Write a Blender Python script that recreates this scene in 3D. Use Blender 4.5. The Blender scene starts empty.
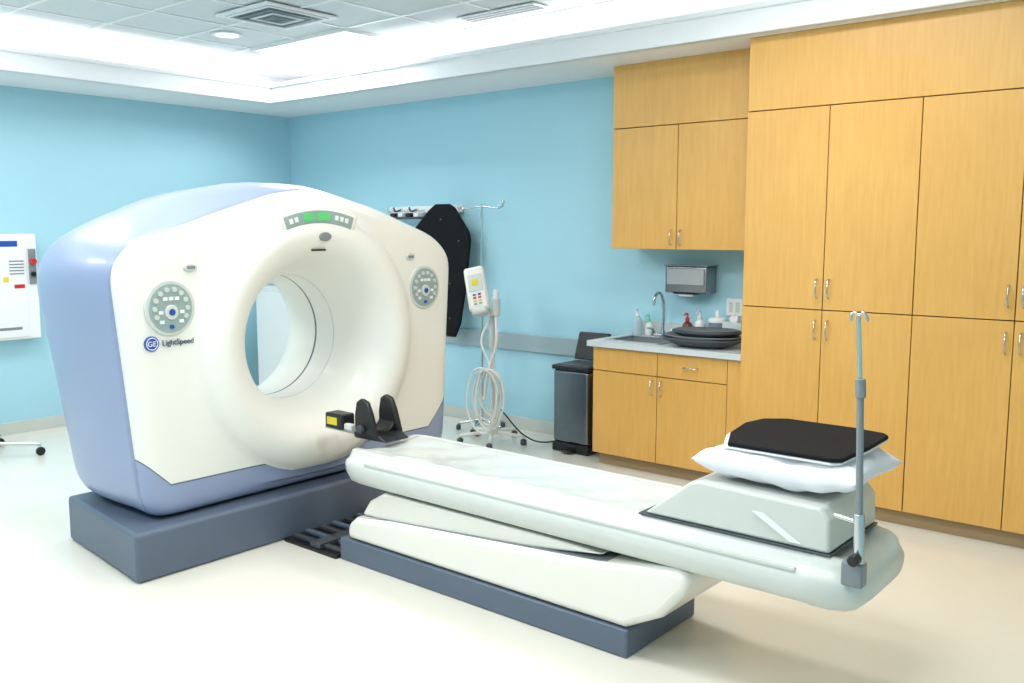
import bpy, bmesh, math, random
from mathutils import Vector, Matrix
random.seed(3)
scene=bpy.context.scene
COL=bpy.context.collection

# ---------------------------------------------------------------- helpers
def lin(c):
    return tuple((x/12.92 if x<=0.04045 else ((x+0.055)/1.055)**2.4) for x in c)
def rgb(r,g,b): return lin((r/255,g/255,b/255))+(1.0,)

def mat(name,col,rough=0.5,metal=0.0,noise=0.03,nscale=6.0,bump=0.0,bscale=80,spec=0.5,coat=0.0,emis=None,estr=0,trans=0.0,alpha=1.0):
    m=bpy.data.materials.new(name);m.use_nodes=True
    nt=m.node_tree;b=nt.nodes['Principled BSDF']
    tc=nt.nodes.new('ShaderNodeTexCoord')
    n=nt.nodes.new('ShaderNodeTexNoise');n.inputs['Scale'].default_value=nscale;n.inputs['Detail'].default_value=4
    nt.links.new(tc.outputs['Object'],n.inputs['Vector'])
    mx=nt.nodes.new('ShaderNodeMix');mx.data_type='RGBA'
    d=tuple(max(0,c*(1-noise*2)) for c in col[:3])+(1,)
    l=tuple(min(1,c*(1+noise*2)) for c in col[:3])+(1,)
    mx.inputs[6].default_value=d;mx.inputs[7].default_value=l
    nt.links.new(n.outputs['Fac'],mx.inputs[0]);nt.links.new(mx.outputs[2],b.inputs['Base Color'])
    b.inputs['Roughness'].default_value=rough;b.inputs['Metallic'].default_value=metal
    b.inputs['Specular IOR Level'].default_value=spec
    b.inputs['Coat Weight'].default_value=coat;b.inputs['Coat Roughness'].default_value=0.1
    b.inputs['Transmission Weight'].default_value=trans
    b.inputs['Alpha'].default_value=alpha
    if emis: b.inputs['Emission Color'].default_value=emis;b.inputs['Emission Strength'].default_value=estr
    if bump>0:
        n2=nt.nodes.new('ShaderNodeTexNoise');n2.inputs['Scale'].default_value=bscale
        nt.links.new(tc.outputs['Object'],n2.inputs['Vector'])
        bp=nt.nodes.new('ShaderNodeBump');bp.inputs['Strength'].default_value=bump;bp.inputs['Distance'].default_value=0.01
        nt.links.new(n2.outputs['Fac'],bp.inputs['Height']);nt.links.new(bp.outputs[0],b.inputs['Normal'])
    return m

def link(o,parent=None):
    COL.objects.link(o)
    if parent: 
        o.parent=parent
        o.matrix_parent_inverse=parent.matrix_basis.inverted()
    return o
def group(name,loc=(0,0,0)):
    e=bpy.data.objects.new(name,None);e.location=loc;e.empty_display_size=0.1
    COL.objects.link(e);return e
def mesh_obj(name,verts,faces,m,parent=None,smooth=False,bevel=0,bseg=3,subsurf=0,auto=None):
    me=bpy.data.meshes.new(name);me.from_pydata([tuple(v) for v in verts],[],faces);me.update()
    bm=bmesh.new();bm.from_mesh(me);bmesh.ops.recalc_face_normals(bm,faces=bm.faces);bm.to_mesh(me);bm.free()
    if m: me.materials.append(m)
    o=bpy.data.objects.new(name,me);link(o,parent)
    if bevel>0:
        b=o.modifiers.new('b','BEVEL');b.width=bevel;b.segments=bseg;b.limit_method='ANGLE';b.angle_limit=math.radians(30);b.harden_normals=False
    if subsurf:
        s=o.modifiers.new('s','SUBSURF');s.levels=subsurf;s.render_levels=subsurf
    if smooth or bevel>0:
        for p in me.polygons:p.use_smooth=True
    if bevel>0 or auto:
        try:
            me.set_sharp_from_angle(angle=math.radians(auto or 40))
        except Exception: pass
    return o
def box(name,x0,x1,y0,y1,z0,z1,m,parent=None,bevel=0,bseg=3):
    v=[(x,y,z) for x in(x0,x1) for y in(y0,y1) for z in(z0,z1)]
    f=[(0,1,3,2),(4,6,7,5),(0,4,5,1),(2,3,7,6),(0,2,6,4),(1,5,7,3)]
    return mesh_obj(name,v,f,m,parent,bevel=bevel,bseg=bseg)
def prism_xz(name,pts,y0,y1,m,parent=None,bevel=0,bseg=3):
    n=len(pts);v=[(x,y0,z) for x,z in pts]+[(x,y1,z) for x,z in pts]
    f=[tuple(range(n)),tuple(range(2*n-1,n-1,-1))]+[(i,(i+1)%n,(i+1)%n+n,i+n) for i in range(n)]
    return mesh_obj(name,v,f,m,parent,bevel=bevel,bseg=bseg)
def prism_xy(name,pts,z0,z1,m,parent=None,bevel=0,bseg=3):
    n=len(pts);v=[(x,y,z0) for x,y in pts]+[(x,y,z1) for x,y in pts]
    f=[tuple(range(n)),tuple(range(2*n-1,n-1,-1))]+[(i,(i+1)%n,(i+1)%n+n,i+n) for i in range(n)]
    return mesh_obj(name,v,f,m,parent,bevel=bevel,bseg=bseg)
def rod(name,a,b,r,m,parent=None,r2=None,seg=20,bevel=0):
    a=Vector(a);b=Vector(b);d=(b-a);q=d.normalized().to_track_quat('Z','Y');r2=r if r2 is None else r2
    v=[];
    for k in range(seg):
        t=2*math.pi*k/seg;v.append(a+q@Vector((r*math.cos(t),r*math.sin(t),0)))
    for k in range(seg):
        t=2*math.pi*k/seg;v.append(b+q@Vector((r2*math.cos(t),r2*math.sin(t),0)))
    f=[tuple(range(seg)),tuple(range(2*seg-1,seg-1,-1))]+[(i,(i+1)%seg,(i+1)%seg+seg,i+seg) for i in range(seg)]
    return mesh_obj(name,v,f,m,parent,smooth=True,bevel=bevel,auto=40)
def tube(name,pts,r,m,parent=None,cyclic=False,smooth=True):
    c=bpy.data.curves.new(name,'CURVE');c.dimensions='3D';c.bevel_depth=r;c.bevel_resolution=4;c.resolution_u=8
    s=c.splines.new('BEZIER' if smooth else 'POLY')
    if smooth:
        s.bezier_points.add(len(pts)-1)
        for p,q in zip(s.bezier_points,pts):
            p.co=q;p.handle_left_type=p.handle_right_type='AUTO'
    else:
        s.points.add(len(pts)-1)
        for p,q in zip(s.points,pts):p.co=tuple(q)+(1,)
    s.use_cyclic_u=cyclic;c.use_fill_caps=True
    c.materials.append(m);o=bpy.data.objects.new(name,c);return link(o,parent)
def lathe(name,prof,loc,m,parent=None,seg=28,sy=1.0):
    v=[];f=[]
    for r,z in prof:
        for k in range(seg):
            t=2*math.pi*k/seg;v.append((loc[0]+r*math.cos(t),loc[1]+sy*r*math.sin(t),loc[2]+z))
    n=len(prof)
    for i in range(n-1):
        for k in range(seg):
            k2=(k+1)%seg;f.append((i*seg+k,i*seg+k2,(i+1)*seg+k2,(i+1)*seg+k))
    f.append(tuple(range(seg)));f.append(tuple(range(n*seg-1,(n-1)*seg-1,-1)))
    return mesh_obj(name,v,f,m,parent,smooth=True,auto=45)
def discx(name,x0,x1,y,z,ry,rz,m,parent=None,seg=40,bevel=0):
    v=[(x,y+ry*math.cos(2*math.pi*k/seg),z+rz*math.sin(2*math.pi*k/seg)) for x in(x0,x1) for k in range(seg)]
    f=[tuple(range(seg)),tuple(range(2*seg-1,seg-1,-1))]+[(i,(i+1)%seg,(i+1)%seg+seg,i+seg) for i in range(seg)]
    return mesh_obj(name,v,f,m,parent,bevel=bevel,smooth=True,auto=40)

# ---------------------------------------------------------------- materials
M_wall=mat('wall_paint_aqua',rgb(172,218,233),0.6,noise=0.015,nscale=2,bump=0.06,bscale=150)
M_white=mat('ceiling_white',rgb(243,245,247),0.7,noise=0.01)
M_base=mat('baseboard_grey',rgb(205,208,200),0.5)
M_rail=mat('rail_grey',rgb(160,180,186),0.45)
M_cream=mat('plastic_cream',rgb(240,236,227),0.32,noise=0.01,coat=0.2)
M_cream2=mat('plastic_grey_green',rgb(208,212,207),0.35,noise=0.01)
M_slate=mat('slate_plastic',rgb(92,104,122),0.45,noise=0.04)
M_black=mat('black_plastic',rgb(24,25,28),0.35)
M_blackfab=mat('black_vinyl',rgb(26,27,31),0.75,bump=0.3,bscale=300,spec=.12)
M_chrome=mat('chrome',rgb(200,205,208),0.15,metal=1.0)
M_steel=mat('brushed_steel',rgb(150,155,162),0.25,metal=1.0,noise=0.06,nscale=20)
M_dgrey=mat('dark_grey',rgb(70,74,80),0.4)
M_mgrey=mat('mid_grey',rgb(128,136,140),0.4)
M_plasticw=mat('white_plastic',rgb(240,242,242),0.35,noise=0.01)
M_counter=mat('laminate_counter',rgb(206,214,216),0.3,noise=0.03,nscale=60)
M_teal=mat('panel_teal',rgb(150,170,168),0.4)
M_green=mat('display_green',rgb(90,190,120),0.3,emis=rgb(60,200,90),estr=0.25)
M_red=mat('red_plastic',rgb(205,40,35),0.4)
M_blue=mat('label_blue',rgb(30,80,170),0.4)
M_yellow=mat('label_yellow',rgb(225,205,50),0.5)
M_lightpanel=mat('troffer_diffuser',rgb(250,252,255),0.5,emis=(1,1,1,1),estr=3.0)
M_fabric=mat('pillow_cotton',rgb(236,236,242),0.8,bump=0.6,bscale=12)
M_sheet=mat('table_sheet',rgb(206,212,208),0.22,noise=0.04,nscale=12,bump=0.5,bscale=11)
M_shell=mat('table_shell',rgb(216,219,215),0.25,noise=0.02,nscale=12,bump=0.3,bscale=8)

M_floor=mat('vinyl_floor',rgb(229,226,214),0.18,noise=0.02,nscale=3)
def wood():
    m=bpy.data.materials.new('maple_veneer');m.use_nodes=True;nt=m.node_tree;b=nt.nodes['Principled BSDF']
    tc=nt.nodes.new('ShaderNodeTexCoord');mp=nt.nodes.new('ShaderNodeMapping');mp.inputs['Scale'].default_value=(9,9,0.7)
    n=nt.nodes.new('ShaderNodeTexNoise');n.inputs['Scale'].default_value=5;n.inputs['Detail'].default_value=8;n.inputs['Roughness'].default_value=0.6
    n2=nt.nodes.new('ShaderNodeTexNoise');n2.inputs['Scale'].default_value=1.6;n2.inputs['Detail'].default_value=3
    r=nt.nodes.new('ShaderNodeValToRGB');r.color_ramp.elements[0].position=0.3;r.color_ramp.elements[1].position=0.75
    r.color_ramp.elements[0].color=rgb(213,159,79);r.color_ramp.elements[1].color=rgb(232,184,102)
    ad=nt.nodes.new('ShaderNodeMath');ad.operation='MULTIPLY_ADD';ad.inputs[1].default_value=0.6
    ml=nt.nodes.new('ShaderNodeMath');ml.operation='MULTIPLY';ml.inputs[1].default_value=0.4
    nt.links.new(tc.outputs['Object'],mp.inputs[0]);nt.links.new(mp.outputs[0],n.inputs['Vector']);nt.links.new(tc.outputs['Object'],n2.inputs['Vector'])
    nt.links.new(n2.outputs['Fac'],ml.inputs[0]);nt.links.new(n.outputs['Fac'],ad.inputs[0]);nt.links.new(ml.outputs[0],ad.inputs[2])
    nt.links.new(ad.outputs[0],r.inputs[0]);nt.links.new(r.outputs[0],b.inputs['Base Color'])
    b.inputs['Roughness'].default_value=0.35
    return m
M_wood=wood()
M_woodshadow=mat('maple_shadow',rgb(120,78,35),0.6)  # dark maple copy: seam shade put into the colour behind the doors
M_toe=mat('toe_kick_tan',rgb(165,140,105),0.6)

# ---------------------------------------------------------------- room
XL,XR,YF,YB,ZC,ZS=-7.85,1.3,-1.6,5.85,3.15,2.78
box('floor',XL-.1,XR+.1,YF-.1,YB+.1,-.1,0,M_floor)
box('wall_left',XL-.1,XL,YF-.1,YB+.1,0,ZC,M_wall)
box('wall_back',XL,XR,YB,YB+.1,0,ZC,M_wall)
box('wall_right',XR,XR+.1,YF-.1,YB+.1,0,ZC,M_wall)
box('wall_front',XL,XR,YF-.1,YF,0,ZC,M_wall)
def ceilmat():
    m=bpy.data.materials.new('acoustic_tiles');m.use_nodes=True;nt=m.node_tree;b=nt.nodes['Principled BSDF']
    tc=nt.nodes.new('ShaderNodeTexCoord');n=nt.nodes.new('ShaderNodeTexNoise');n.inputs['Scale'].default_value=120
    nt.links.new(tc.outputs['Object'],n.inputs['Vector'])
    r=nt.nodes.new('ShaderNodeValToRGB');r.color_ramp.elements[0].color=rgb(214,220,223);r.color_ramp.elements[1].color=rgb(234,239,241)
    nt.links.new(n.outputs['Fac'],r.inputs[0]);nt.links.new(r.outputs[0],b.inputs['Base Color']);b.inputs['Roughness'].default_value=0.9
    return m
M_tile=ceilmat()
box('ceiling',XL-.1,XR+.1,YF-.1,YB+.1,ZC,ZC+.1,M_white)
cg=group('ceiling_tile_grid',(-3,2.3,ZC))
tx0,tx1,ty0,ty1=-6.97,0.5,-0.9,5.25
box('tiles',tx0,tx1,ty0,ty1,ZC-.012,ZC-.001,M_tile,cg)
gx=-6.67
while gx<tx1:
    box('grid_bar_x',gx-.012,gx+.012,ty0,ty1,ZC-.02,ZC-.0115,M_plasticw,cg);gx+=.6
gy=5.2-.6*10
while gy<ty1:
    if gy>ty0: box('grid_bar_y',tx0,tx1,gy-.012,gy+.012,ZC-.021,ZC-.0125,M_plasticw,cg)
    gy+=.6
SX,SY=0.72,0.72
for nm,(a,b,c,d) in {'left':(XL,XL+SX,YF,YB),'back':(XL+SX,XR,YB-SY,YB),'right':(XR-SX,XR,YF,YB-SY),'front':(XL+SX,XR-SX,YF,YF+SY)}.items():
    box('trim_soffit_'+nm,a,b,c,d,ZS,ZS+.03,M_white)
for nm,(a,b,c,d) in {'left':(XL,XL+.02,YF,YB),'back':(XL+.02,XR-.02,YB-.02,YB),'right':(XR-.02,XR,YF,YB),'front':(XL+.02,XR-.02,YF,YF+.02)}.items():
    box('trim_cove_'+nm,a,b,c,d,ZS+.031,ZC-.001,M_white)
lip=[('left',(XL+SX-.02,XL+SX+.03,YF+SY,YB-SY+.02)),('back',(XL+SX-.02,XR-SX,YB-SY-.03,YB-SY+.02)),('right',(XR-SX-.03,XR-SX+.02,YF+SY,YB-SY)),('front',(XL+SX,XR-SX,YF+SY-.02,YF+SY+.03))]
for nm,(a,b,c,d) in lip:
    box('trim_lip_'+nm,a,b,c,d,ZS-.0,ZS+.15,M_white,bevel=0.008)
    e=.025
    box('trim_lip_cap_'+nm,a-e,b+e,c-e,d+e,ZS+.13,ZS+.165,M_white,bevel=0.008)
box('baseboard_left',XL,XL+.015,YF,YB,0,.1,M_base,bevel=.003)
box('baseboard_back',XL+.015,-3.7,YB-.015,YB,0,.1,M_base,bevel=.003)
box('trim_chair_rail',XL+.0,-3.72,YB-.03,YB,.66,.80,M_rail,bevel=.006)

def troffer(cx,cy,lx,ly,name='ceiling_light_panel',pw=24):
    g=group(name,(cx,cy,ZC))
    z=ZC-.03
    box('diffuser',cx-lx/2+.03,cx+lx/2-.03,cy-ly/2+.03,cy+ly/2-.03,z-.002,z+.005,M_lightpanel,g)
    for (a,b,c,d) in((-lx/2,lx/2,-ly/2,-ly/2+.03),(-lx/2,lx/2,ly/2-.03,ly/2),(-lx/2,-lx/2+.03,-ly/2+.0301,ly/2-.0301),(lx/2-.03,lx/2,-ly/2+.0301,ly/2-.0301)):
        box('frame',cx+a,cx+b,cy+c,cy+d,z-.008,z+.01,M_plasticw,g)
    l=bpy.data.lights.new('lamp','AREA');l.shape='RECTANGLE';l.size=lx-.1;l.size_y=ly-.1;l.energy=pw;l.color=(1,.99,.98)
    o=bpy.data.objects.new('lamp',l);o.location=(cx,cy,z-.012);link(o,g)
troffer(-6.07,4.9,1.2,.6)
for cx in(-6.07,-3.9,-1.5):
    for cy in(2.2,0.2):
        troffer(cx,cy,1.2,.6,pw=28)
troffer(-1.9,4.0,1.2,.6)
def cove(name,cx,cy,lx,ly,pw):
    g=group(name,(cx,cy,ZS+.04))
    box('led_strip',cx-lx/2,cx+lx/2,cy-ly/2,cy+ly/2,ZS+.031,ZS+.05,M_lightpanel,g)
    l=bpy.data.lights.new('lamp','AREA');l.shape='RECTANGLE';l.size=lx;l.size_y=ly;l.energy=pw;l.color=(.97,.99,1)
    o=bpy.data.objects.new('lamp',l);o.location=(cx,cy,ZS+.056);o.rotation_euler=(math.pi,0,0);link(o,g)
cove('cove_light_strip',XL+.5,2.1,.06,6.2,17)
cove('cove_light_strip',-3.4,YB-.5,7.6,.06,19)
vg=group('ceiling_air_vent',(-5.5,4.02,ZC))
box('frame',-5.8,-5.2,3.72,4.32,ZC-.035,ZC-.022,M_plasticw,vg,bevel=.004)
for i,s in enumerate((.25,.19,.13,.07)):
    z=ZC-.037-.004*i
    for (a,b,c,d) in((-s,s,-s,-s+.02),(-s,s,s-.02,s),(-s,-s+.02,-s+.0201,s-.0201),(s-.02,s,-s+.0201,s-.0201)):
        box('louvre',-5.5+a,-5.5+b,4.02+c,4.02+d,z-.006,z,M_mgrey if i%2 else M_plasticw,vg)
box('core',-5.75,-5.25,3.77,4.27,ZC-.037,ZC-.034,M_mgrey,vg)
dg=group('ceiling_downlight',(-6.33,4.16,ZC))
lathe('trim_ring',[(.10,0),(.115,-.004),(.115,-.014),(.09,-.016),(.085,-.006)],(-6.33,4.16,ZC-.012),M_plasticw,dg)
lathe('lens',[(.085,0),(.085,-.004)],(-6.33,4.16,ZC-.02),M_lightpanel,dg)
ag=group('ceiling_slot_diffuser',(-4.27,4.97,ZC))
box('frame',-4.6,-3.9,4.87,5.05,ZC-.03,ZC-.02,M_plasticw,ag,bevel=.003)
for k in range(3): box('slot',-4.57,-3.93,4.89+.05*k,4.92+.05*k,ZC-.033,ZC-.029,M_mgrey,ag)

# ---------------------------------------------------------------- CT gantry
YC,ZCn,XF=3.165,1.05,-4.05
gan=group('ct_scanner_gantry',(XF-.4,YC,0))
polyF=[(-0.99,-.80),(-1.10,.42),(-1.0,.54),(-.76,.61),(-.52,.69),(-.2,.79),(.08,.83),(.5,.73),(1.0,.56),(1.13,.44),(1.05,-.80)]
polyR=[(-1.0,-.80),(-1.175,.40),(-1.07,.56),(-.90,.645),(-.56,.785),(-.15,.86),(.12,.86),(.52,.745),(1.02,.57),(1.14,.44),(1.05,-.80)]
NA=240
def outline(poly,k):
    raw=[]
    for q in range(NA):
        th=2*math.pi*q/NA
        dx,dz=math.sin(th),math.cos(th);best=9
        for i in range(len(poly)):
            a=poly[i];b=poly[(i+1)%len(poly)]
            ex,ez=b[0]-a[0],b[1]-a[1];den=dx*ez-dz*ex
            if abs(den)<1e-9: continue
            t=(a[0]*ez-a[1]*ex)/den;s=(a[0]*dz-a[1]*dx)/den
            if t>0 and -1e-6<=s<=1+1e-6: best=min(best,t)
        raw.append(best)
    w=[math.exp(-(j/k)**2) for j in range(-3*int(k)-1,3*int(k)+2)];n=len(w)//2;s=sum(w)
    return [sum(w[j+n]*raw[(i+j)%NA] for j in range(-n,n+1))/s for i in range(NA)]
RF=outline(polyF,2.4);RR=outline(polyR,3.0)
rings=[] # x, r, t(circle->outline), inset, s(front->rear outline)
def ring(x,r,t=0,inset=0,s=0): rings.append((x,r,t,inset,s))
ring(-.42,.358);ring(-.34,.355);ring(-.27,.355);ring(-.20,.365);ring(-.13,.388);ring(-.07,.417);ring(-.01,.46);ring(.035,.51);ring(.058,.555);ring(.062,.595);ring(.05,.64)
ring(.028,.675);ring(.002,.70);ring(-.018,.715);ring(-.027,.725,.05,0.05)
for t in(.25,.45,.65,.82): ring(-.03-.01*t,.735,t,.05)
ring(-.045,.73,1,.06);ring(-.052,.73,1,.038);ring(-.067,.73,1,.018);ring(-.09,.73,1,.004);ring(-.115,.73,1,0)
ring(-.118,.73,1,.006);ring(-.124,.73,1,.006);ring(-.127,.73,1,-.002,.03)
for (x,ii,s) in((-.15,0,.2),(-.20,0,.5),(-.27,-.0,.75),(-.36,-.004,.93),(-.46,-.006,1),(-.58,-.006,1),(-.70,.002,1),(-.79,.025,1),(-.85,.06,1),(-.88,.11,1)): ring(x,.73,1,ii,s)
ring(-.895,.6,.6,.15,1);ring(-.895,.6,.2,.15,1);ring(-.89,.55);ring(-.86,.46);ring(-.79,.39);ring(-.68,.36);ring(-.55,.355);ring(-.45,.355)
V=[];Fc=[]
for (x,r,t,ins,s) in rings:
    for i in range(NA):
        th=2*math.pi*i/NA
        ro=RF[i]*(1-s)+RR[i]*s-ins
        R_=r*(1-t)+ro*t
        V.append((XF+x,YC+R_*math.sin(th),ZCn+R_*math.cos(th)))
nr=len(rings)
for a in range(nr):
    b=(a+1)%nr
    for i in range(NA):
        j=(i+1)%NA;Fc.append((a*NA+i,a*NA+j,b*NA+j,b*NA+i))
def gantry_mat():
    m=bpy.data.materials.new('gantry_shell');m.use_nodes=True;nt=m.node_tree;b=nt.nodes['Principled BSDF'];N=nt.nodes;Lk=nt.links
    tc=N.new('ShaderNodeTexCoord');sx=N.new('ShaderNodeSeparateXYZ');Lk.new(tc.outputs['Object'],sx.inputs[0])
    def mth(op,a,b2,c=None):
        q=N.new('ShaderNodeMath');q.operation=op
        for i,vv in enumerate((a,b2,c)):
            if vv is None: continue
            if isinstance(vv,(int,float)): q.inputs[i].default_value=vv
            else: Lk.new(vv,q.inputs[i])
        return q.outputs[0]
    X,Y,Z=sx.outputs
    x=mth('SUBTRACT',X,XF);y=mth('SUBTRACT',Y,YC);z=mth('SUBTRACT',Z,ZCn)
    r=mth('SQRT',mth('ADD',mth('MULTIPLY',y,y),mth('MULTIPLY',z,z)),0)
    front=mth('GREATER_THAN',x,-.121)
    bore=mth('LESS_THAN',r,.52)
    ringm=mth('LESS_THAN',r,.722)
    ay=mth('ABSOLUTE',y,0)
    zc=mth('ADD',z,.635)
    crn=mth('MULTIPLY',mth('MAXIMUM',mth('SUBTRACT',ay,.88),0),1.0)
    zz=mth('SUBTRACT',zc,crn)
    zm=mth('GREATER_THAN',zz,0)
    f2=mth('MULTIPLY',front,zm)
    f3=mth('MAXIMUM',f2,mth('MULTIPLY',bore,1))
    f3=mth('MAXIMUM',f3,mth('MULTIPLY',ringm,mth('MULTIPLY',front,mth('GREATER_THAN',z,-.70))))
    mx=N.new('ShaderNodeMix');mx.data_type='RGBA';mx.inputs[6].default_value=rgb(146,160,192);mx.inputs[7].default_value=rgb(240,239,232)
    Lk.new(f3,mx.inputs[0])
    sl=mth('LESS_THAN',mth('ABSOLUTE',mth('ADD',x,.47),0),.008)
    sl=mth('MULTIPLY',sl,bore)
    seam=mth('MULTIPLY',mth('LESS_THAN',mth('ABSOLUTE',zz,0),.004),mth('MULTIPLY',front,mth('GREATER_THAN',r,.722)))
    dk=mth('MAXIMUM',sl,seam)
    m2=N.new('ShaderNodeMix');m2.data_type='RGBA';Lk.new(dk,m2.inputs[0]);Lk.new(mx.outputs[2],m2.inputs[6]);m2.inputs[7].default_value=rgb(95,108,118)
    Lk.new(m2.outputs[2],b.inputs['Base Color']);b.inputs['Roughness'].default_value=.33;b.inputs['Coat Weight'].default_value=.15
    return m
o=mesh_obj('gantry_shell',V,Fc,gantry_mat(),gan,smooth=True)
prism_xy('plinth',[(-4.9,2.14),(-4.9,4.17),(-4.0,4.26),(-4.0,2.045)],0,.24,M_slate,gan,bevel=.02)
def ringx(name,x,r,w,m,parent):
    pts=[(x,YC+r*math.sin(t*2*math.pi/48),ZCn+r*math.cos(t*2*math.pi/48)) for t in range(48)]
    return tube(name,pts,w,m,parent,cyclic=True)
ringx('bore_gasket',XF-.30,.355,.003,M_cream2,gan)
for sy,nm in((-1,'control_panel'),(1,'control_panel_far')):
    cy=YC+sy*.85;cz=1.28 if sy<0 else 1.30
    xb=XF-.035
    discx(nm+'_rim',xb-.02,xb+.012,cy,cz,.130,.135,M_cream2,gan,bevel=.006)
    discx(nm+'_face',xb,xb+.016,cy,cz,.112,.118,M_teal,gan,bevel=.003)
    for k in range(10):
        t=math.pi*(-.15+1.3*k/9)
        discx(nm+'_button',xb+.01,xb+.022,cy+.085*math.cos(t),cz+.09*math.sin(t),.012,.012,M_cream2,gan,seg=16)
    discx(nm+'_dial',xb+.01,xb+.024,cy,cz-.02,.034,.036,M_cream2,gan,seg=24,bevel=.003)
    discx(nm+'_dial_cap',xb+.02,xb+.027,cy,cz-.02,.016,.016,M_blue,gan,seg=24)
    for dy,dz in((0,.045),(.03,.045),(-.03,.045),(0,-.09),(.055,-.02),(-.055,-.02),(.05,-.065),(-.05,-.065)):
        box(nm+'_key',xb+.01,xb+.021,cy+dy-.011,cy+dy+.011,cz+dz-.008,cz+dz+.008,M_blue if dz==-.09 else M_plasticw,gan)
    discx(nm+'_stop',xb-.02,xb+.012,YC+sy*.735,cz+.19,.038,.022,M_cream2,gan,bevel=.006)
    box(nm+'_stop_key',xb+.005,xb+.016,YC+sy*.735-.02,YC+sy*.735+.02,cz+.183,cz+.197,M_mgrey,gan)
def arcstrip(name,a0,a1,r0,r1,x0,x1,m,parent,n=24,bevel=0):
    v=[]
    for k in range(n+1):
        t=math.radians(a0+(a1-a0)*k/n)
        for x in(x0,x1):
            for r in(r0,r1): v.append((x,YC+r*math.sin(t),ZCn+r*math.cos(t)))
    f=[]
    for k in range(n):
        a=k*4;b=a+4
        f+=[(a,a+1,b+1,b),(a+2,b+2,b+3,a+3),(a,b,b+2,a+2),(a+1,a+3,b+3,b+1)]
    f+=[(0,2,3,1),(n*4,n*4+1,n*4+3,n*4+2)]
    return mesh_obj(name,v,f,m,parent,bevel=bevel)
arcstrip('display_pod',-23,22,.62,.725,XF-.03,XF+.05,M_cream,gan,bevel=.018)
arcstrip('display_glass',-20,19,.638,.706,XF+.02,XF+.055,M_teal,gan,bevel=.004)
arcstrip('display_readout',-10,-4,.652,.694,XF+.03,XF+.059,M_green,gan)
arcstrip('display_readout_2',-2,5,.652,.694,XF+.03,XF+.059,M_green,gan)
for a in(-17,-14,9,12,15): arcstrip('display_key',a-.9,a+.9,.66,.686,XF+.03,XF+.06,M_plasticw,gan,n=2)
discx('badge',XF+.05,XF+.068,YC+.02,ZCn+.565,.04,.024,M_mgrey,gan,bevel=.004)
box('warning_label',XF+.03,XF+.0395,YC-.05,YC+.04,ZCn+.488,ZCn+.498,M_black,gan)
discx('logo_disc',XF-.04,XF-.028,YC-.95,ZCn+.065,.036,.036,M_blue,gan,seg=32)
ringx2=[(XF-.0275,YC-.95+.028*math.sin(t*2*math.pi/24),ZCn+.065+.028*math.cos(t*2*math.pi/24)) for t in range(24)]
tube('logo_ring',ringx2,.002,M_plasticw,gan,cyclic=True)
tcv=bpy.data.curves.new('lettering','FONT');tcv.body='LightSpeed';tcv.size=.038;tcv.extrude=.003;tcv.materials.append(M_slate)
to=bpy.data.objects.new('lettering',tcv);to.location=(XF-.027,YC-.90,ZCn+.052);to.rotation_euler=(math.radians(90),0,math.radians(90));link(to,gan)
gl=bpy.data.curves.new('monogram','FONT');gl.body='GE';gl.size=.035;gl.extrude=.001;gl.materials.append(M_plasticw)
go=bpy.data.objects.new('monogram',gl);go.location=(XF-.0275,YC-.973,ZCn+.053);go.rotation_euler=(math.radians(90),0,math.radians(90));link(go,gan)
box('caution_label',XF-.05,XF-.0425,YC-.86,YC-.825,.335,.37,M_yellow,gan)

# ---------------------------------------------------------------- patient table
tab=group('patient_table',(-2.6,3.15,0))
TY=3.15
box('plinth',-3.55,-1.84,TY-.27,TY+.27,0,.115,M_slate,tab,bevel=.01)
prism_xz('lower_cover',[(-3.5,.117),(-3.5,.19),(-3.44,.235),(-3.2,.265),(-2.0,.355),(-1.64,.41),(-1.585,.395),(-1.59,.33),(-1.70,.2),(-1.86,.117)],TY-.265,TY+.265,M_cream,tab,bevel=.03,bseg=5)
prism_xz('lift_cover',[(-3.42,.25),(-3.36,.33),(-3.26,.385),(-2.2,.385),(-1.98,.375),(-2.4,.315),(-3.2,.25)],TY-.235,TY+.235,M_cream,tab,bevel=.015)
prism_xz('lift_seam',[(-3.42,.236),(-3.2,.266),(-2.0,.358),(-1.95,.364),(-1.95,.35),(-3.2,.24)],TY-.245,TY+.245,M_mgrey,tab)
prism_xz('lift_column',[(-3.1,.3),(-3.1,.40),(-2.2,.40),(-2.2,.33)],TY-.18,TY+.18,M_dgrey,tab)
sec=[(0,.545),(.09,.547),(.16,.556),(.20,.572),(.222,.572),(.236,.55),(.245,.532),(.268,.522),(.28,.50),(.275,.455),(.25,.41),(.21,.392),(.12,.385),(0,.385)]
full=[(y,z) for y,z in sec]+[(-y,z) for y,z in sec[-2:0:-1]]
def loft(name,sts,full,m,parent,zc):
    v=[];n=len(full)
    for (x,sy,sz,dz) in sts:
        for (y,z) in full: v.append((x,TY+y*sy,zc+(z-zc)*sz+dz))
    f=[]
    for a in range(len(sts)-1):
        for i in range(n):
            j=(i+1)%n;f.append((a*n+i,a*n+j,(a+1)*n+j,(a+1)*n+i))
    f.append(tuple(range(n)));f.append(tuple(range(len(v)-1,len(v)-1-n,-1)))
    return mesh_obj(name,v,f,m,parent,smooth=True,auto=50)
sts=[(-3.56,.62,.35,0),(-3.555,.74,.6,0),(-3.53,.86,.85,0),(-3.49,.94,.97,0),(-3.42,.985,1,0),(-3.3,1,1,0)]
x=-3.1
while x<-1.2: sts.append((x,1,1,0));x+=.2
sts+=[(-1.14,1,1,0),(-1.09,.99,.98,0),(-1.05,.96,.9,0),(-1.03,.9,.75,0),(-1.02,.82,.55,0)]
loft('cradle',sts,full,M_shell,tab,.47)
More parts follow.
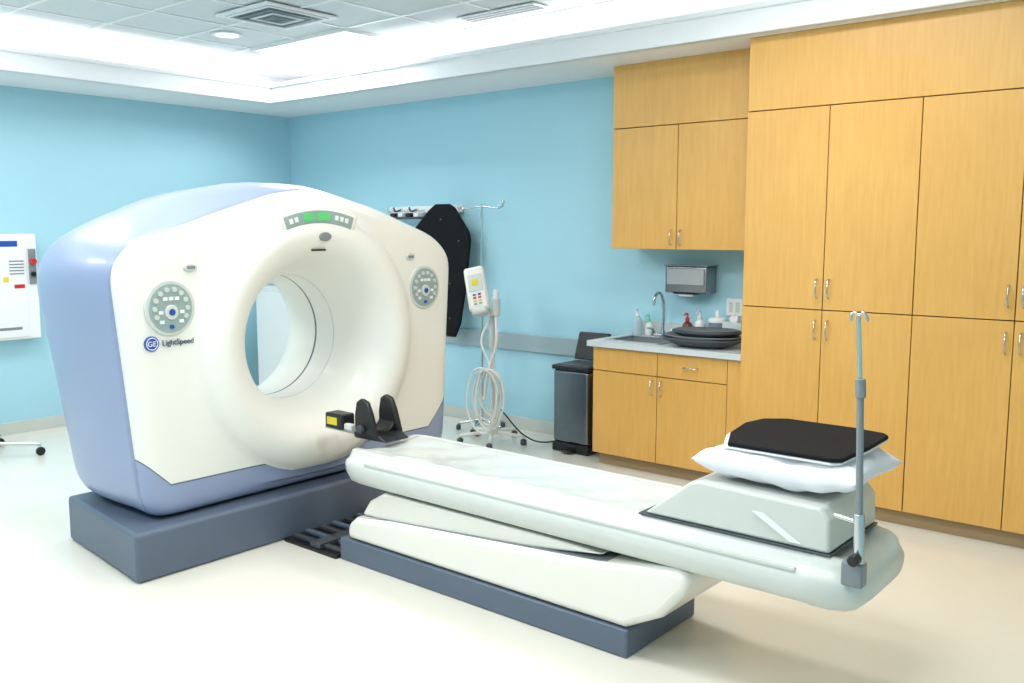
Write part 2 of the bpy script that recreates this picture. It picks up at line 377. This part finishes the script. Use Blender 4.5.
loft('end_cap',[(-1.14,1.015,1.03,0),(-1.08,1.01,1.02,0),(-1.03,.97,.95,0),(-1.0,.92,.80,0),(-.98,.82,.55,0)],[(y,z) for y,z in full],M_cream2,tab,.465)
for s in(-1,1):
    box('side_rail',-3.35,-1.18,TY+s*.268-.01,TY+s*.268+.01,.515,.53,M_cream2,tab,bevel=.004)
v=[];f=[];nx=70;ny=16
for i in range(nx+1):
    X=-3.45+i*(1.80/nx)
    for j in range(ny+1):
        t=-1+2*j/ny
        z=.556+.022*t*t+.003*math.sin(X*9+t*3)+.002*math.sin(X*23-t*5)+.0015*math.sin(X*41+t*7)
        if abs(t)>.9: z-=.012
        v.append((X,TY+t*.215,z))
for i in range(nx):
    for j in range(ny):
        a=i*(ny+1)+j;f.append((a,a+1,a+ny+2,a+ny+1))
mo=mesh_obj('mattress_sheet',v,f,M_sheet,tab,smooth=True)
sd=mo.modifiers.new('s','SOLIDIFY');sd.thickness=.012
fr=group('floor_rail_plate',(-3.8,3.15,0))
box('plate',-3.99,-3.56,2.86,3.5,0,.018,M_black,fr,bevel=.004)
for k in range(7):
    y=2.9+k*.09
    box('rib',-3.98,-3.57,y,y+.03,.018,.035,M_slate if k%2 else M_dgrey,fr,bevel=.003)
box('cross_bar',-3.78,-3.7,2.87,3.49,.018,.045,M_dgrey,fr,bevel=.004)

# head holder
hh=group('head_holder',(-3.5,TY,.57))
def ubox(name,x0,x1,r0,r1,zc,a0,a1,m,parent,n=20,yc=TY):
    v=[]
    for k in range(n+1):
        t=math.radians(a0+(a1-a0)*k/n)
        for x in(x0,x1):
            for r in(r0,r1): v.append((x,yc+r*math.sin(t),zc-r*math.cos(t)))
    f=[]
    for k in range(n):
        a=k*4;b=a+4
        f+=[(a,a+1,b+1,b),(a+2,b+2,b+3,a+3),(a,b,b+2,a+2),(a+1,a+3,b+3,b+1)]
    f+=[(0,2,3,1),(n*4,n*4+1,n*4+3,n*4+2)]
    return mesh_obj(name,v,f,m,parent,bevel=.005)
ubox('head_cup',-3.62,-3.50,.075,.10,.695,-85,85,M_black,hh)
for s in(-1,1):
    prism_xz('side_wing',[(-3.62,.61),(-3.625,.70),(-3.61,.775),(-3.575,.795),(-3.53,.78),(-3.50,.72),(-3.48,.66),(-3.46,.60)],TY+s*.082-.017,TY+s*.082+.017,M_black,hh,bevel=.012)
    rod('wing_pivot',(-3.56,TY+s*.10,.64),(-3.56,TY+s*.125,.64),.02,M_dgrey,hh,bevel=.004)
prism_xz('neck_mount',[(-3.64,.58),(-3.65,.61),(-3.46,.615),(-3.40,.585)],TY-.085,TY+.085,M_black,hh,bevel=.008)
box('extension_plate',-3.93,-3.6,TY-.05,TY+.06,.585,.605,M_cream2,hh,bevel=.006)
box('adjust_block',-3.86,-3.72,TY-.10,TY-.01,.607,.69,M_black,hh,bevel=.01)
box('adjust_label',-3.84,-3.76,TY-.102,TY-.0985,.63,.67,M_yellow,hh)
box('release_lever',-3.72,-3.66,TY-.09,TY-.055,.61,.645,M_cream2,hh,bevel=.008)

# wedge at foot end
wd=group('positioning_wedge',(-1.4,TY,.58))
prism_xz('wedge_body',[(-1.80,.583),(-1.61,.735),(-1.57,.748),(-1.12,.735),(-1.09,.70),(-1.085,.583)],TY-.225,TY+.225,M_cream2,wd,bevel=.012)
prism_xz('strap',[(-1.36,.68),(-1.32,.68),(-1.18,.60),(-1.22,.60)],TY-.232,TY-.226,M_plasticw,wd)
box('wedge_mat',-1.82,-1.08,TY-.232,TY+.232,.576,.583,M_dgrey,wd,bevel=.002)

def pillow(name,cx,cy,cz,lx,ly,h,m,parent,rot=0,nx=44,ny=36,top=True):
    v=[];f=[]
    def P(u,w,s):
        pu=math.copysign(abs(u)**.9,u);pw=math.copysign(abs(w)**.9,w)
        prof=((1-u**4)*(1-w**4))**.5
        z=s*h/2*prof*(1 if s>0 else .8)
        ed=max(abs(u),abs(w))
        z+=(.006*math.sin(u*7+w*4)+.006*math.sin(u*15-w*11)*ed+.005*math.sin(w*19+u*3)*ed)*prof
        z+=.012*math.sin(3*u+2*w)*(ed**4)
        xx=pu*lx/2*(1-.07*(1-w*w)*abs(u));yy=pw*ly/2*(1-.07*(1-u*u)*abs(w))
        c,sn=math.cos(rot),math.sin(rot)
        return (cx+xx*c-yy*sn,cy+xx*sn+yy*c,cz+z)
    idx={}
    for s in(1,-1):
        for i in range(nx+1):
            for j in range(ny+1):
                u=-1+2*i/nx;w=-1+2*j/ny
                e=i in(0,nx) or j in(0,ny)
                if e and s==-1: idx[(s,i,j)]=idx[(1,i,j)];continue
                idx[(s,i,j)]=len(v);v.append(P(u,w,s))
    for s in(1,-1):
        for i in range(nx):
            for j in range(ny):
                q=(idx[(s,i,j)],idx[(s,i+1,j)],idx[(s,i+1,j+1)],idx[(s,i,j+1)])
                f.append(q if s>0 else q[::-1])
    return mesh_obj(name,v,f,m,parent,smooth=True)
pillow('pillow',-1.32,TY+.05,.81,.60,.52,.14,M_fabric,None,rot=.03)
pg=group('black_head_pad',(-1.3,TY+.05,.88))
def pad(name,pts,zf,th,m,parent,bevel):
    n=len(pts);v=[(x,y,zf(x,y)) for x,y in pts]+[(x,y,zf(x,y)+th) for x,y in pts]
    f=[tuple(range(n)),tuple(range(2*n-1,n-1,-1))]+[(i,(i+1)%n,(i+1)%n+n,i+n) for i in range(n)]
    return mesh_obj(name,v,f,m,parent,bevel=bevel)
zf=lambda x,y:.876+.045*(y-TY)
def scl(pts,k,dx=0,dy=0):
    cx=sum(p[0] for p in pts)/len(pts);cy=sum(p[1] for p in pts)/len(pts)
    return [(cx+(p[0]-cx)*k+dx,cy+(p[1]-cy)*k+dy) for p in pts]
pts=[(-1.49,2.98),(-1.55,3.12),(-1.57,3.28),(-1.54,3.38),(-1.46,3.43),(-1.2,3.43),(-1.08,3.41),(-1.055,3.38),(-1.06,3.2),(-1.08,3.0),(-1.11,2.98)]
pad('pad_backing',scl(pts,1.03,-.012,.01),zf,.010,M_plasticw,pg,.004)
pad('pad',pts,lambda x,y:zf(x,y)+.010,.016,M_blackfab,pg,.007)

# post at table end
pp=group('table_iv_post',(-.95,2.9,.5))
rod('lower_tube',(-.965,2.865,.54),(-.99,2.87,1.17),.011,M_mgrey,pp)
rod('upper_tube',(-.99,2.87,1.16),(-1.005,2.87,1.385),.007,M_chrome,pp)
rod('collar',(-.987,2.87,1.13),(-.991,2.87,1.19),.016,M_mgrey,pp,bevel=.003)
tube('hook',[(-1.03,2.87,1.37),(-1.02,2.87,1.395),(-1.005,2.87,1.39),(-.99,2.87,1.395),(-.975,2.87,1.37)],.005,M_chrome,pp)
box('clamp',-1.02,-.95,2.85,2.90,.52,.60,M_mgrey,pp,bevel=.008)
rod('clamp_knob',(-.97,2.85,.62),(-.97,2.81,.62),.018,M_black,pp,bevel=.004)
rod('bracket',(-.967,2.866,.60),(-.975,2.868,.76),.017,M_chrome,pp,bevel=.004)
rod('bracket_arm',(-.975,2.87,.73),(-1.06,2.90,.73),.009,M_chrome,pp)

# ---------------------------------------------------------------- cabinets
def handle(parent,x,y,z0,z1,horiz=False,m=M_chrome):
    if horiz:
        tube('pull',[(x-.05,y,z0),(x-.045,y-.028,z0),(x+.045,y-.028,z0),(x+.05,y,z0)],.005,m,parent,smooth=False)
    else:
        tube('pull',[(x,y,z0),(x,y-.028,z0+.006),(x,y-.028,z1-.006),(x,y,z1)],.005,m,parent,smooth=False)
tall=group('tall_storage_cabinet',(-1.3,5.5,0))
YT=5.22
XE=XR-.01
box('carcass',-2.54,XE,YT+.02,YB-.002,.09,ZS-.001,M_wood,tall)
box('toe_kick',-2.5,XE,YT+.05,YB-.002,0,.09,M_toe,tall)
g=.0025
xs=[-2.54+.5*k for k in range(8)]
for k in range(7):
    a,b=xs[k],xs[k+1]
    box('door_lower',a+g,b-g,YT,YT+.019,.09,1.187,M_wood,tall,bevel=.0015,bseg=1)
    box('door_upper',a+g,b-g,YT,YT+.019,1.193,2.347,M_wood,tall,bevel=.0015,bseg=1)
    hx=b-.035 if k%2==0 else a+.035
    handle(tall,hx,YT,1.26,1.37);handle(tall,hx,YT,1.02,1.13)
box('top_panel',-2.54+g,-.54-g,YT,YT+.019,2.353,ZS-.001,M_wood,tall,bevel=.0015,bseg=1)
box('top_panel',-.54+g,XE-g,YT,YT+.019,2.353,ZS-.001,M_wood,tall,bevel=.0015,bseg=1)
box('seam_shadow',-2.53,XE,YT+.0195,YT+.021,.1,ZS-.01,M_woodshadow,tall)
up=group('overhead_cabinet',(-3.1,5.65,1.52))
YU=5.5
box('carcass',-3.69,-2.545,YU+.02,YB-.002,1.52,ZS-.001,M_wood,up)
box('seam_shadow',-3.68,-2.55,YU+.0195,YU+.021,1.53,ZS-.01,M_woodshadow,up)
box('top_panel',-3.69,-2.548,YU,YU+.019,2.353,ZS-.001,M_wood,up,bevel=.0015,bseg=1)
for a,b in((-3.69,-3.17),(-3.17,-2.65)):
    box('door',a+g,b-g,YU,YU+.019,1.52,2.347,M_wood,up,bevel=.0015,bseg=1)
box('filler',-2.65+g,-2.548,YU,YU+.019,1.52,2.347,M_wood,up)
handle(up,-3.205,YU,1.55,1.65);handle(up,-3.135,YU,1.55,1.65)
bc=group('sink_base_cabinet',(-3.1,5.5,0))
YBs=5.27
box('side_left',-3.68,-3.66,YBs+.02,YB-.02,.09,.845,M_wood,bc)
box('carcass_front',-3.66,-2.545,YBs+.02,YBs+.04,.09,.70,M_woodshadow,bc)
box('carcass_right',-2.70,-2.545,YBs+.02,YB-.02,.09,.845,M_wood,bc)
box('bottom',-3.66,-2.70,YBs+.04,YB-.02,.09,.11,M_wood,bc)
box('toe_kick',-3.64,-2.545,YBs+.06,YBs+.08,0,.09,M_toe,bc)
box('toe_kick_side',-3.66,-3.64,YBs+.06,YB-.02,0,.09,M_toe,bc)
for a,b in((-3.68,-3.16),(-3.16,-2.65)):
    box('door',a+g,b-g,YBs,YBs+.019,.09,.675,M_wood,bc,bevel=.0015,bseg=1)
    box('drawer',a+g,b-g,YBs,YBs+.019,.681,.838,M_wood,bc,bevel=.0015,bseg=1)
box('filler',-2.65+g,-2.548,YBs-.0,YBs+.019,.09,.838,M_wood,bc)
handle(bc,-3.195,YBs,.55,.65);handle(bc,-3.125,YBs,.55,.65);handle(bc,-2.905,YBs,.76,.76,True)
sx0,sx1,sy0,sy1=-3.62,-3.2,5.35,5.68
cx0,cx1,cy0,cy1=-3.71,-2.545,5.235,YB-.002
ct=group('countertop_with_sink',(-3.1,5.5,.87))
box('counter_left',cx0,sx0,cy0,cy1,.846,.885,M_counter,ct)
box('counter_right',sx1,cx1,cy0,cy1,.846,.885,M_counter,ct)
box('counter_front',sx0,sx1,cy0,sy0,.846,.885,M_counter,ct)
box('counter_rear',sx0,sx1,sy1,cy1,.846,.885,M_counter,ct)
box('backsplash',cx0,cx1,YB-.022,YB-.002,.885,.985,M_counter,ct)
M_sink=mat('sink_steel',rgb(185,190,192),0.35,metal=.7)
for (a,b,c,d) in((sx0-.015,sx1+.015,sy0-.015,sy0+.012),(sx0-.015,sx1+.015,sy1-.012,sy1+.015),(sx0-.015,sx0+.012,sy0,sy1),(sx1-.012,sx1+.015,sy0,sy1)):
    box('sink_rim',a,b,c,d,.884,.890,M_sink,ct,bevel=.002)
box('basin_floor',sx0,sx1,sy0,sy1,.71,.715,M_sink,ct)
box('basin_w1',sx0,sx0+.004,sy0,sy1,.715,.885,M_sink,ct);box('basin_w2',sx1-.004,sx1,sy0,sy1,.715,.885,M_sink,ct)
box('basin_w3',sx0,sx1,sy0,sy0+.004,.715,.885,M_sink,ct);box('basin_w4',sx0,sx1,sy1-.004,sy1,.715,.885,M_sink,ct)
fa=group('gooseneck_faucet',(-3.4,5.74,.885))
lathe('base',[(.03,0),(.03,.012),(.018,.02),(.015,.05)],(-3.4,5.74,.885),M_chrome,fa)
tube('spout',[(-3.4,5.74,.92),(-3.4,5.74,1.10),(-3.4,5.73,1.16),(-3.4,5.68,1.205),(-3.4,5.62,1.18),(-3.4,5.61,1.12)],.011,M_chrome,fa)
for s in(-1,1):
    rod('valve',(-3.4+s*.08,5.74,.885),(-3.4+s*.08,5.74,.93),.014,M_chrome,fa)
    rod('lever',(-3.4+s*.08,5.74,.935),(-3.4+s*.1,5.69,.95),.007,M_chrome,fa)
rod('bridge',(-3.48,5.74,.90),(-3.32,5.74,.90),.012,M_chrome,fa)
def bottle(name,x,y,z,r,h,mb,mc,pump=True):
    b=group(name,(x,y,z))
    lathe('body',[(r*.9,0),(r,.006),(r,h*.75),(r*.8,h*.86),(r*.38,h*.93),(r*.38,h)],(x,y,z),mb,b)
    lathe('cap',[(r*.45,0),(r*.45,.02),(r*.2,.024),(r*.2,.05)],(x,y,z+h-.004),mc,b)
    if pump: tube('nozzle',[(x,y,z+h+.045),(x,y-.02,z+h+.05),(x,y-.045,z+h+.038)],.006,mc,b)
M_clearb=mat('soap_clear',rgb(190,215,225),0.15,alpha=.8)
M_amber=mat('amber_bottle',rgb(110,60,40),0.25)
bottle('hand_soap_bottle',-3.62,5.75,.886,.035,.14,M_clearb,M_plasticw)
bottle('soap_bottle',-3.54,5.78,.886,.028,.10,M_plasticw,M_green)
bottle('antiseptic_bottle',-3.22,5.77,.886,.035,.13,M_amber,M_red)
bottle('lotion_bottle',-3.13,5.78,.886,.035,.15,M_plasticw,M_plasticw)
wb=group('wipes_canister',(-2.98,5.76,.886))
lathe('body',[(.06,0),(.062,.004),(.062,.13),(.06,.134)],(-2.98,5.76,.886),mat('wipes_label',rgb(110,125,150),.4),wb)
lathe('lid',[(.064,0),(.064,.02),(.055,.03),(.03,.032)],(-2.98,5.76,1.018),M_plasticw,wb)
lathe('wipe',[(.012,0),(.02,.03),(.01,.05)],(-2.98,5.76,1.05),M_plasticw,wb,seg=8)
tb=group('tissue_box',(-2.82,5.74,.886))
box('carton',-2.90,-2.76,5.67,5.78,.887,1.03,mat('tissue_carton',rgb(215,225,230),.6),tb,bevel=.003)
pillow('tissue',-2.83,5.72,1.045,.07,.05,.06,M_fabric,tb,nx=8,ny=8)
tr=group('stacked_grey_trays',(-2.9,5.45,.89))
def shell(name,cx,cy,z,lx,ly,curv,m,parent,rot,th=.012):
    v=[];f=[];nx=24;ny=12;c,s=math.cos(rot),math.sin(rot)
    for i in range(nx+1):
        for j in range(ny+1):
            u=-1+2*i/nx;w=-1+2*j/ny
            xx=u*math.sqrt(max(0,1-w*w*.5))*lx/2;yy=w*math.sqrt(max(0,1-u*u*.5))*ly/2
            rr=min(1,math.sqrt(u*u+w*w-u*u*w*w))
            v.append((cx+xx*c-yy*s,cy+xx*s+yy*c,z+curv*rr**3))
    for i in range(nx):
        for j in range(ny):
            a=i*(ny+1)+j;f.append((a,a+1,a+ny+2,a+ny+1))
    o=mesh_obj(name,v,f,m,parent,smooth=True);sd=o.modifiers.new('s','SOLIDIFY');sd.thickness=th;sd.offset=1
    return o
M_tray=mat('tray_grey',rgb(104,112,116),.4)
shell('tray',-2.92,5.43,.888,.56,.36,.06,M_dgrey,tr,.05,.010)
shell('tray_inner',-2.92,5.43,.904,.52,.33,.06,M_tray,tr,.05,.008)
shell('tray_upper',-2.89,5.44,.945,.46,.30,.05,M_dgrey,tr,.25,.010)
shell('tray_upper_inner',-2.89,5.44,.958,.42,.27,.045,M_tray,tr,.25,.006)
pd=group('paper_towel_dispenser',(-3.2,5.79,1.3))
box('case',-3.37,-3.04,5.70,YB-.002,1.21,1.40,M_steel,pd,bevel=.012)
box('front_cover',-3.35,-3.06,5.693,5.70,1.27,1.38,M_sink,pd,bevel=.004)
box('slot',-3.30,-3.11,5.698,5.76,1.205,1.212,M_black,pd)
prism_xz('towel',[(-3.26,1.19),(-3.26,1.21),(-3.15,1.21),(-3.15,1.19)],5.71,5.713,M_plasticw,pd)
box('shelf_top',-3.38,-3.03,5.695,YB-.002,1.40,1.408,M_steel,pd,bevel=.002)
def outlet(name,x,z,two=False):
    o=group(name,(x,YB,z))
    box('plate',x-.06,x+.06,YB-.008,YB-.0005,z-.06,z+.06,M_plasticw,o,bevel=.003)
    for dx in(-.025,.025): box('socket',x+dx-.015,x+dx+.015,YB-.0105,YB-.008,z-.035,z+.035,M_cream2,o,bevel=.002)
outlet('power_outlet',-2.9,1.12)
outlet('power_outlet',-4.05,.42)

# ---------------------------------------------------------------- trash can
M_steeld=mat('dark_steel',rgb(118,124,130),0.25,metal=1.0,noise=0.06,nscale=20)
tc=group('step_trash_can',(-3.98,5.55,0))
q=-.035
box('body',-4.11+q,-3.79+q,5.42,5.72,.07,.62,M_steeld,tc,bevel=.02)
box('base_ring',-4.115+q,-3.785+q,5.415,5.725,.0,.07,M_black,tc,bevel=.01)
box('rim',-4.12+q,-3.78+q,5.41,5.73,.62,.655,M_black,tc,bevel=.01)
box('pedal',-4.0+q,-3.9+q,5.36,5.415,.015,.03,M_black,tc,bevel=.005)
box('liner',-4.09+q,-3.81+q,5.44,5.70,.65,.66,M_dgrey,tc,bevel=.004)
lid=[( -4.12+q,5.69,.665),(-3.84+q,5.69,.665),(-3.84+q,5.76,.87),(-4.12+q,5.76,.87)]
vv=lid+[(x,y+.035,z+.0) for x,y,z in lid]
mesh_obj('lid_open',vv,[(0,1,2,3),(7,6,5,4),(0,4,5,1),(1,5,6,2),(2,6,7,3),(3,7,4,0)],M_black,tc,bevel=.01)

# ---------------------------------------------------------------- injector / pendant stand
ij=group('contrast_injector_stand',(-4.65,5.3,0))
px,py=-4.66,5.32
for k in range(5):
    t=2*math.pi*k/5+.3
    rod('leg',(px,py,.09),(px+.26*math.cos(t),py+.26*math.sin(t),.065),.018,M_cream,ij,r2=.012)
    lathe('caster',[(.012,0),(.025,.006),(.025,.04),(.012,.05)],(px+.26*math.cos(t),py+.26*math.sin(t),0),M_dgrey,ij,seg=14)
lathe('hub',[(.05,0),(.055,.03),(.03,.07)],(px,py,.07),M_cream,ij)
rod('pole',(px,py,.1),(px,py,1.02),.018,M_cream,ij)
rod('pole_sleeve',(px,py,.72),(px,py,1.0),.028,M_cream2,ij)
rod('arm',(px,py,1.0),(px-.06,py-.05,1.08),.025,M_cream,ij)
def oriented_box(name,c,ax,w,d,h,m,parent,bevel=.01):
    r,oo,u=[Vector(q).normalized() for q in ax];c=Vector(c);v=[]
    for a in(-w/2,w/2):
        for b in(-d/2,d/2):
            for e in(-h/2,h/2): v.append(c+r*a+oo*b+u*e)
    f=[(0,1,3,2),(4,6,7,5),(0,4,5,1),(2,3,7,6),(0,2,6,4),(1,5,7,3)]
    return mesh_obj(name,v,f,m,parent,bevel=bevel)
rgt=Vector((.88,.47,0)).normalized();out=Vector((.42,-.8,.42)).normalized();upv=rgt.cross(out)*-1
if upv.z<0: upv=-upv
upv=(upv+rgt*-.25).normalized();rgt=out.cross(upv).normalized()
if rgt.x<0: rgt=-rgt
hc=Vector((px-.09,py-.08,1.2))
AX=(rgt,out,upv)
oriented_box('head_case',hc,AX,.16,.07,.36,M_cream,ij,.025)
oriented_box('head_screen',hc+out*.037+upv*.04,AX,.11,.006,.14,M_cream2,ij,.003)
for i in range(4):
    for j in range(2):
        oriented_box('head_key',hc+out*.038+upv*(-.06-.025*i)+rgt*(-.02+.04*j),AX,.024,.006,.014,[M_blue,M_red,M_yellow,M_teal][i],ij,.002)
oriented_box('head_label',hc+out*.042+upv*.04+rgt*.0,AX,.05,.002,.05,M_yellow,ij,.0)
oriented_box('head_foot',hc-upv*.19,AX,.12,.09,.06,M_cream2,ij,.02)
rod('side_barrel',(px+.06,py-.03,1.0),(px+.06,py-.03,1.14),.035,M_cream2,ij,bevel=.01)
rod('side_barrel_tip',(px+.06,py-.03,1.14),(px+.06,py-.03,1.2),.02,M_plasticw,ij)
tube('hose',[(px+.06,py-.03,1.0),(px+.09,py-.06,.8),(px+.02,py-.08,.55),(px-.02,py-.08,.35)],.012,M_cream,ij)
for k in range(6):
    cx=px+.03+.03*math.sin(k*2.1);cz=.42-.015*k;rr=.12+.014*k;yy=py-.06-.014*k
    tube('coiled_cable',[(cx+rr*(.8+.1*math.sin(k*5+t))*math.cos(t),yy+.01*math.sin(3*t),cz+rr*1.35*math.sin(t)) for t in [i*2*math.pi/10 for i in range(10)]],.008,M_cream,ij,cyclic=True)
tube('hanging_cable',[(px,py-.03,.98),(px-.06,py-.06,.8),(px+.03,py-.07,.62),(px+.05,py-.07,.5)],.009,M_cream,ij)
tube('floor_cable',[(px+.1,py-.05,.3),(px+.3,py+.1,.05),(px+.38,py+.3,.012),(px+.3,py+.42,.012)],.006,M_black,ij)
iv=group('iv_pole',(-5.02,5.6,0))
rod('pole',(-5.02,5.6,.06),(-5.02,5.6,1.86),.010,M_chrome,iv)
tube('crossbar',[(-5.26,5.6,1.86),(-5.25,5.6,1.835),(-5.02,5.6,1.84),(-4.80,5.6,1.835),(-4.79,5.6,1.86)],.006,M_chrome,iv)
for x in(-5.24,-4.81):
    tube('hook',[(x,5.6,1.84),(x,5.575,1.82),(x,5.56,1.83),(x,5.56,1.85)],.005,M_chrome,iv)
lathe('ball_tip',[(.004,0),(.014,.01),(.014,.02),(.004,.03)],(-4.79,5.6,1.855),M_chrome,iv,seg=12)
for k in range(5):
    t=2*math.pi*k/5
    rod('leg',(-5.02,5.6,.09),(-5.02+.2*math.cos(t),5.6+.2*math.sin(t),.05),.01,M_chrome,iv)
    lathe('caster',[(.01,0),(.02,.006),(.02,.035),(.01,.045)],(-5.02+.2*math.cos(t),5.6+.2*math.sin(t),0),M_dgrey,iv,seg=12)

# wall rack and black board
rk=group('hook_rack',(-5.9,5.8,1.77))
box('rail',-6.35,-5.45,YB-.03,YB-.001,1.80,1.86,M_plasticw,rk,bevel=.004)
for k in range(5):
    x=-6.3+k*.1
    tube('hook',[(x,YB-.03,1.83),(x,YB-.1,1.82),(x,YB-.12,1.85)],.008,M_dgrey if k%2 else M_plasticw,rk)
box('shelf',-6.35,-5.85,YB-.14,YB-.03,1.745,1.765,M_dgrey,rk,bevel=.004)
for k in range(4): box('hanging_item',-6.25+k*.1,-6.19+k*.1,YB-.12,YB-.05,1.765,1.80,[M_black,M_plasticw][k%2],rk,bevel=.006)
bb=group('black_positioning_board',(-5.5,5.75,1.3))
bp=[(-5.93,1.58),(-5.88,1.66),(-5.70,1.82),(-5.62,1.87),(-5.46,1.87),(-5.40,1.84),(-5.24,1.64),(-5.22,1.56),(-5.27,1.2),(-5.34,.86),(-5.40,.74),(-5.50,.74),(-5.55,.86),(-5.58,1.1),(-5.68,1.34),(-5.86,1.47)]
prism_xz('board',bp,5.67,5.70,M_blackfab,bb,bevel=.01)
for (x,z) in((-5.78,1.58),(-5.34,1.56),(-5.55,1.74),(-5.55,1.5),(-5.45,1.2),(-5.45,.9)):
    rod('rivet',(x,5.672,z),(x,5.666,z),.008,M_dgrey,bb)

# ---------------------------------------------------------------- left wall items
ep=group('electrical_disconnect_panel',(XL,3.0,1.2))
box('cabinet',XL,XL+.12,2.45,3.25,.78,1.62,M_plasticw,ep,bevel=.008)
box('door',XL+.12,XL+.128,2.47,3.16,.80,1.60,M_plasticw,ep,bevel=.003)
box('title_label',XL+.128,XL+.131,2.8,3.10,1.52,1.565,M_blue,ep)
box('switch_plate',XL+.12,XL+.134,3.18,3.235,1.22,1.50,M_mgrey,ep,bevel=.003)
discx('stop_button',XL+.13,XL+.17,3.205,1.40,.024,.024,M_red,ep,seg=20,bevel=.004)
discx('run_button',XL+.13,XL+.16,3.205,1.30,.02,.02,M_black,ep,seg=20,bevel=.004)
box('warning_label_red',XL+.128,XL+.131,3.06,3.14,1.19,1.22,M_red,ep)
box('warning_label_yellow',XL+.128,XL+.131,2.98,3.02,1.24,1.28,M_yellow,ep)
for k in range(5): box('info_text',XL+.128,XL+.1305,3.03,3.14,1.30+.025*k,1.31+.025*k,M_mgrey,ep)
box('notice_label',XL+.128,XL+.1305,2.9,3.1,.86,.88,M_mgrey,ep)
rod('conduit',(XL+.06,2.65,1.62),(XL+.06,2.65,2.78),.02,M_mgrey,ep)
rs=group('rolling_stand',(-7.15,2.45,0))
rod('column',(-7.15,2.45,.1),(-7.15,2.45,1.2),.02,M_chrome,rs)
for k in range(5):
    t=math.radians(62+72*k)
    ex,ey=-7.15+.46*math.cos(t),2.45+.46*math.sin(t)
    rod('leg',(-7.15,2.45,.13),(ex,ey,.085),.016,M_chrome,rs,r2=.012)
    rod('stem',(ex,ey,.09),(ex,ey,.05),.008,M_chrome,rs)
    discx('caster',ex-.012,ex+.012,ey,.032,.032,.032,M_black,rs,seg=20,bevel=.004)
lathe('tray',[(.2,0),(.21,.02),(.2,.025)],(-7.15,2.45,1.2),M_chrome,rs)
sc=group('supply_cart',(-7.1,5.3,0))
box('body',-7.45,-6.75,5.1,5.7,.12,1.15,M_plasticw,sc,bevel=.02)
box('door_panel',-7.40,-6.80,5.085,5.10,.2,1.08,M_plasticw,sc,bevel=.006)
handle(sc,-6.88,5.085,.6,.75)
box('side_panel',-6.752,-6.74,5.16,5.64,.2,1.08,M_cream2,sc,bevel=.004)
box('top_tray',-7.47,-6.73,5.08,5.72,1.15,1.19,M_cream2,sc,bevel=.01)
for x in(-7.38,-6.82):
    for y in(5.17,5.63): lathe('caster',[(.02,0),(.045,.01),(.045,.09),(.02,.12)],(x,y,0),M_dgrey,sc,seg=14)

# ---------------------------------------------------------------- world/camera
w=bpy.data.worlds.new('World');scene.world=w;w.use_nodes=True
w.node_tree.nodes['Background'].inputs[0].default_value=(.8,.9,1,1);w.node_tree.nodes['Background'].inputs[1].default_value=.3
cam=bpy.data.cameras.new('camera');cam.lens=921/1024*36;cam.sensor_width=36;cam.clip_start=.05
co=bpy.data.objects.new('camera',cam);co.location=(0,0,1.65);co.rotation_euler=(math.radians(83.1),0,math.radians(40))
COL.objects.link(co);scene.camera=co
scene.view_settings.view_transform='Standard'
scene.view_settings.exposure=0.08
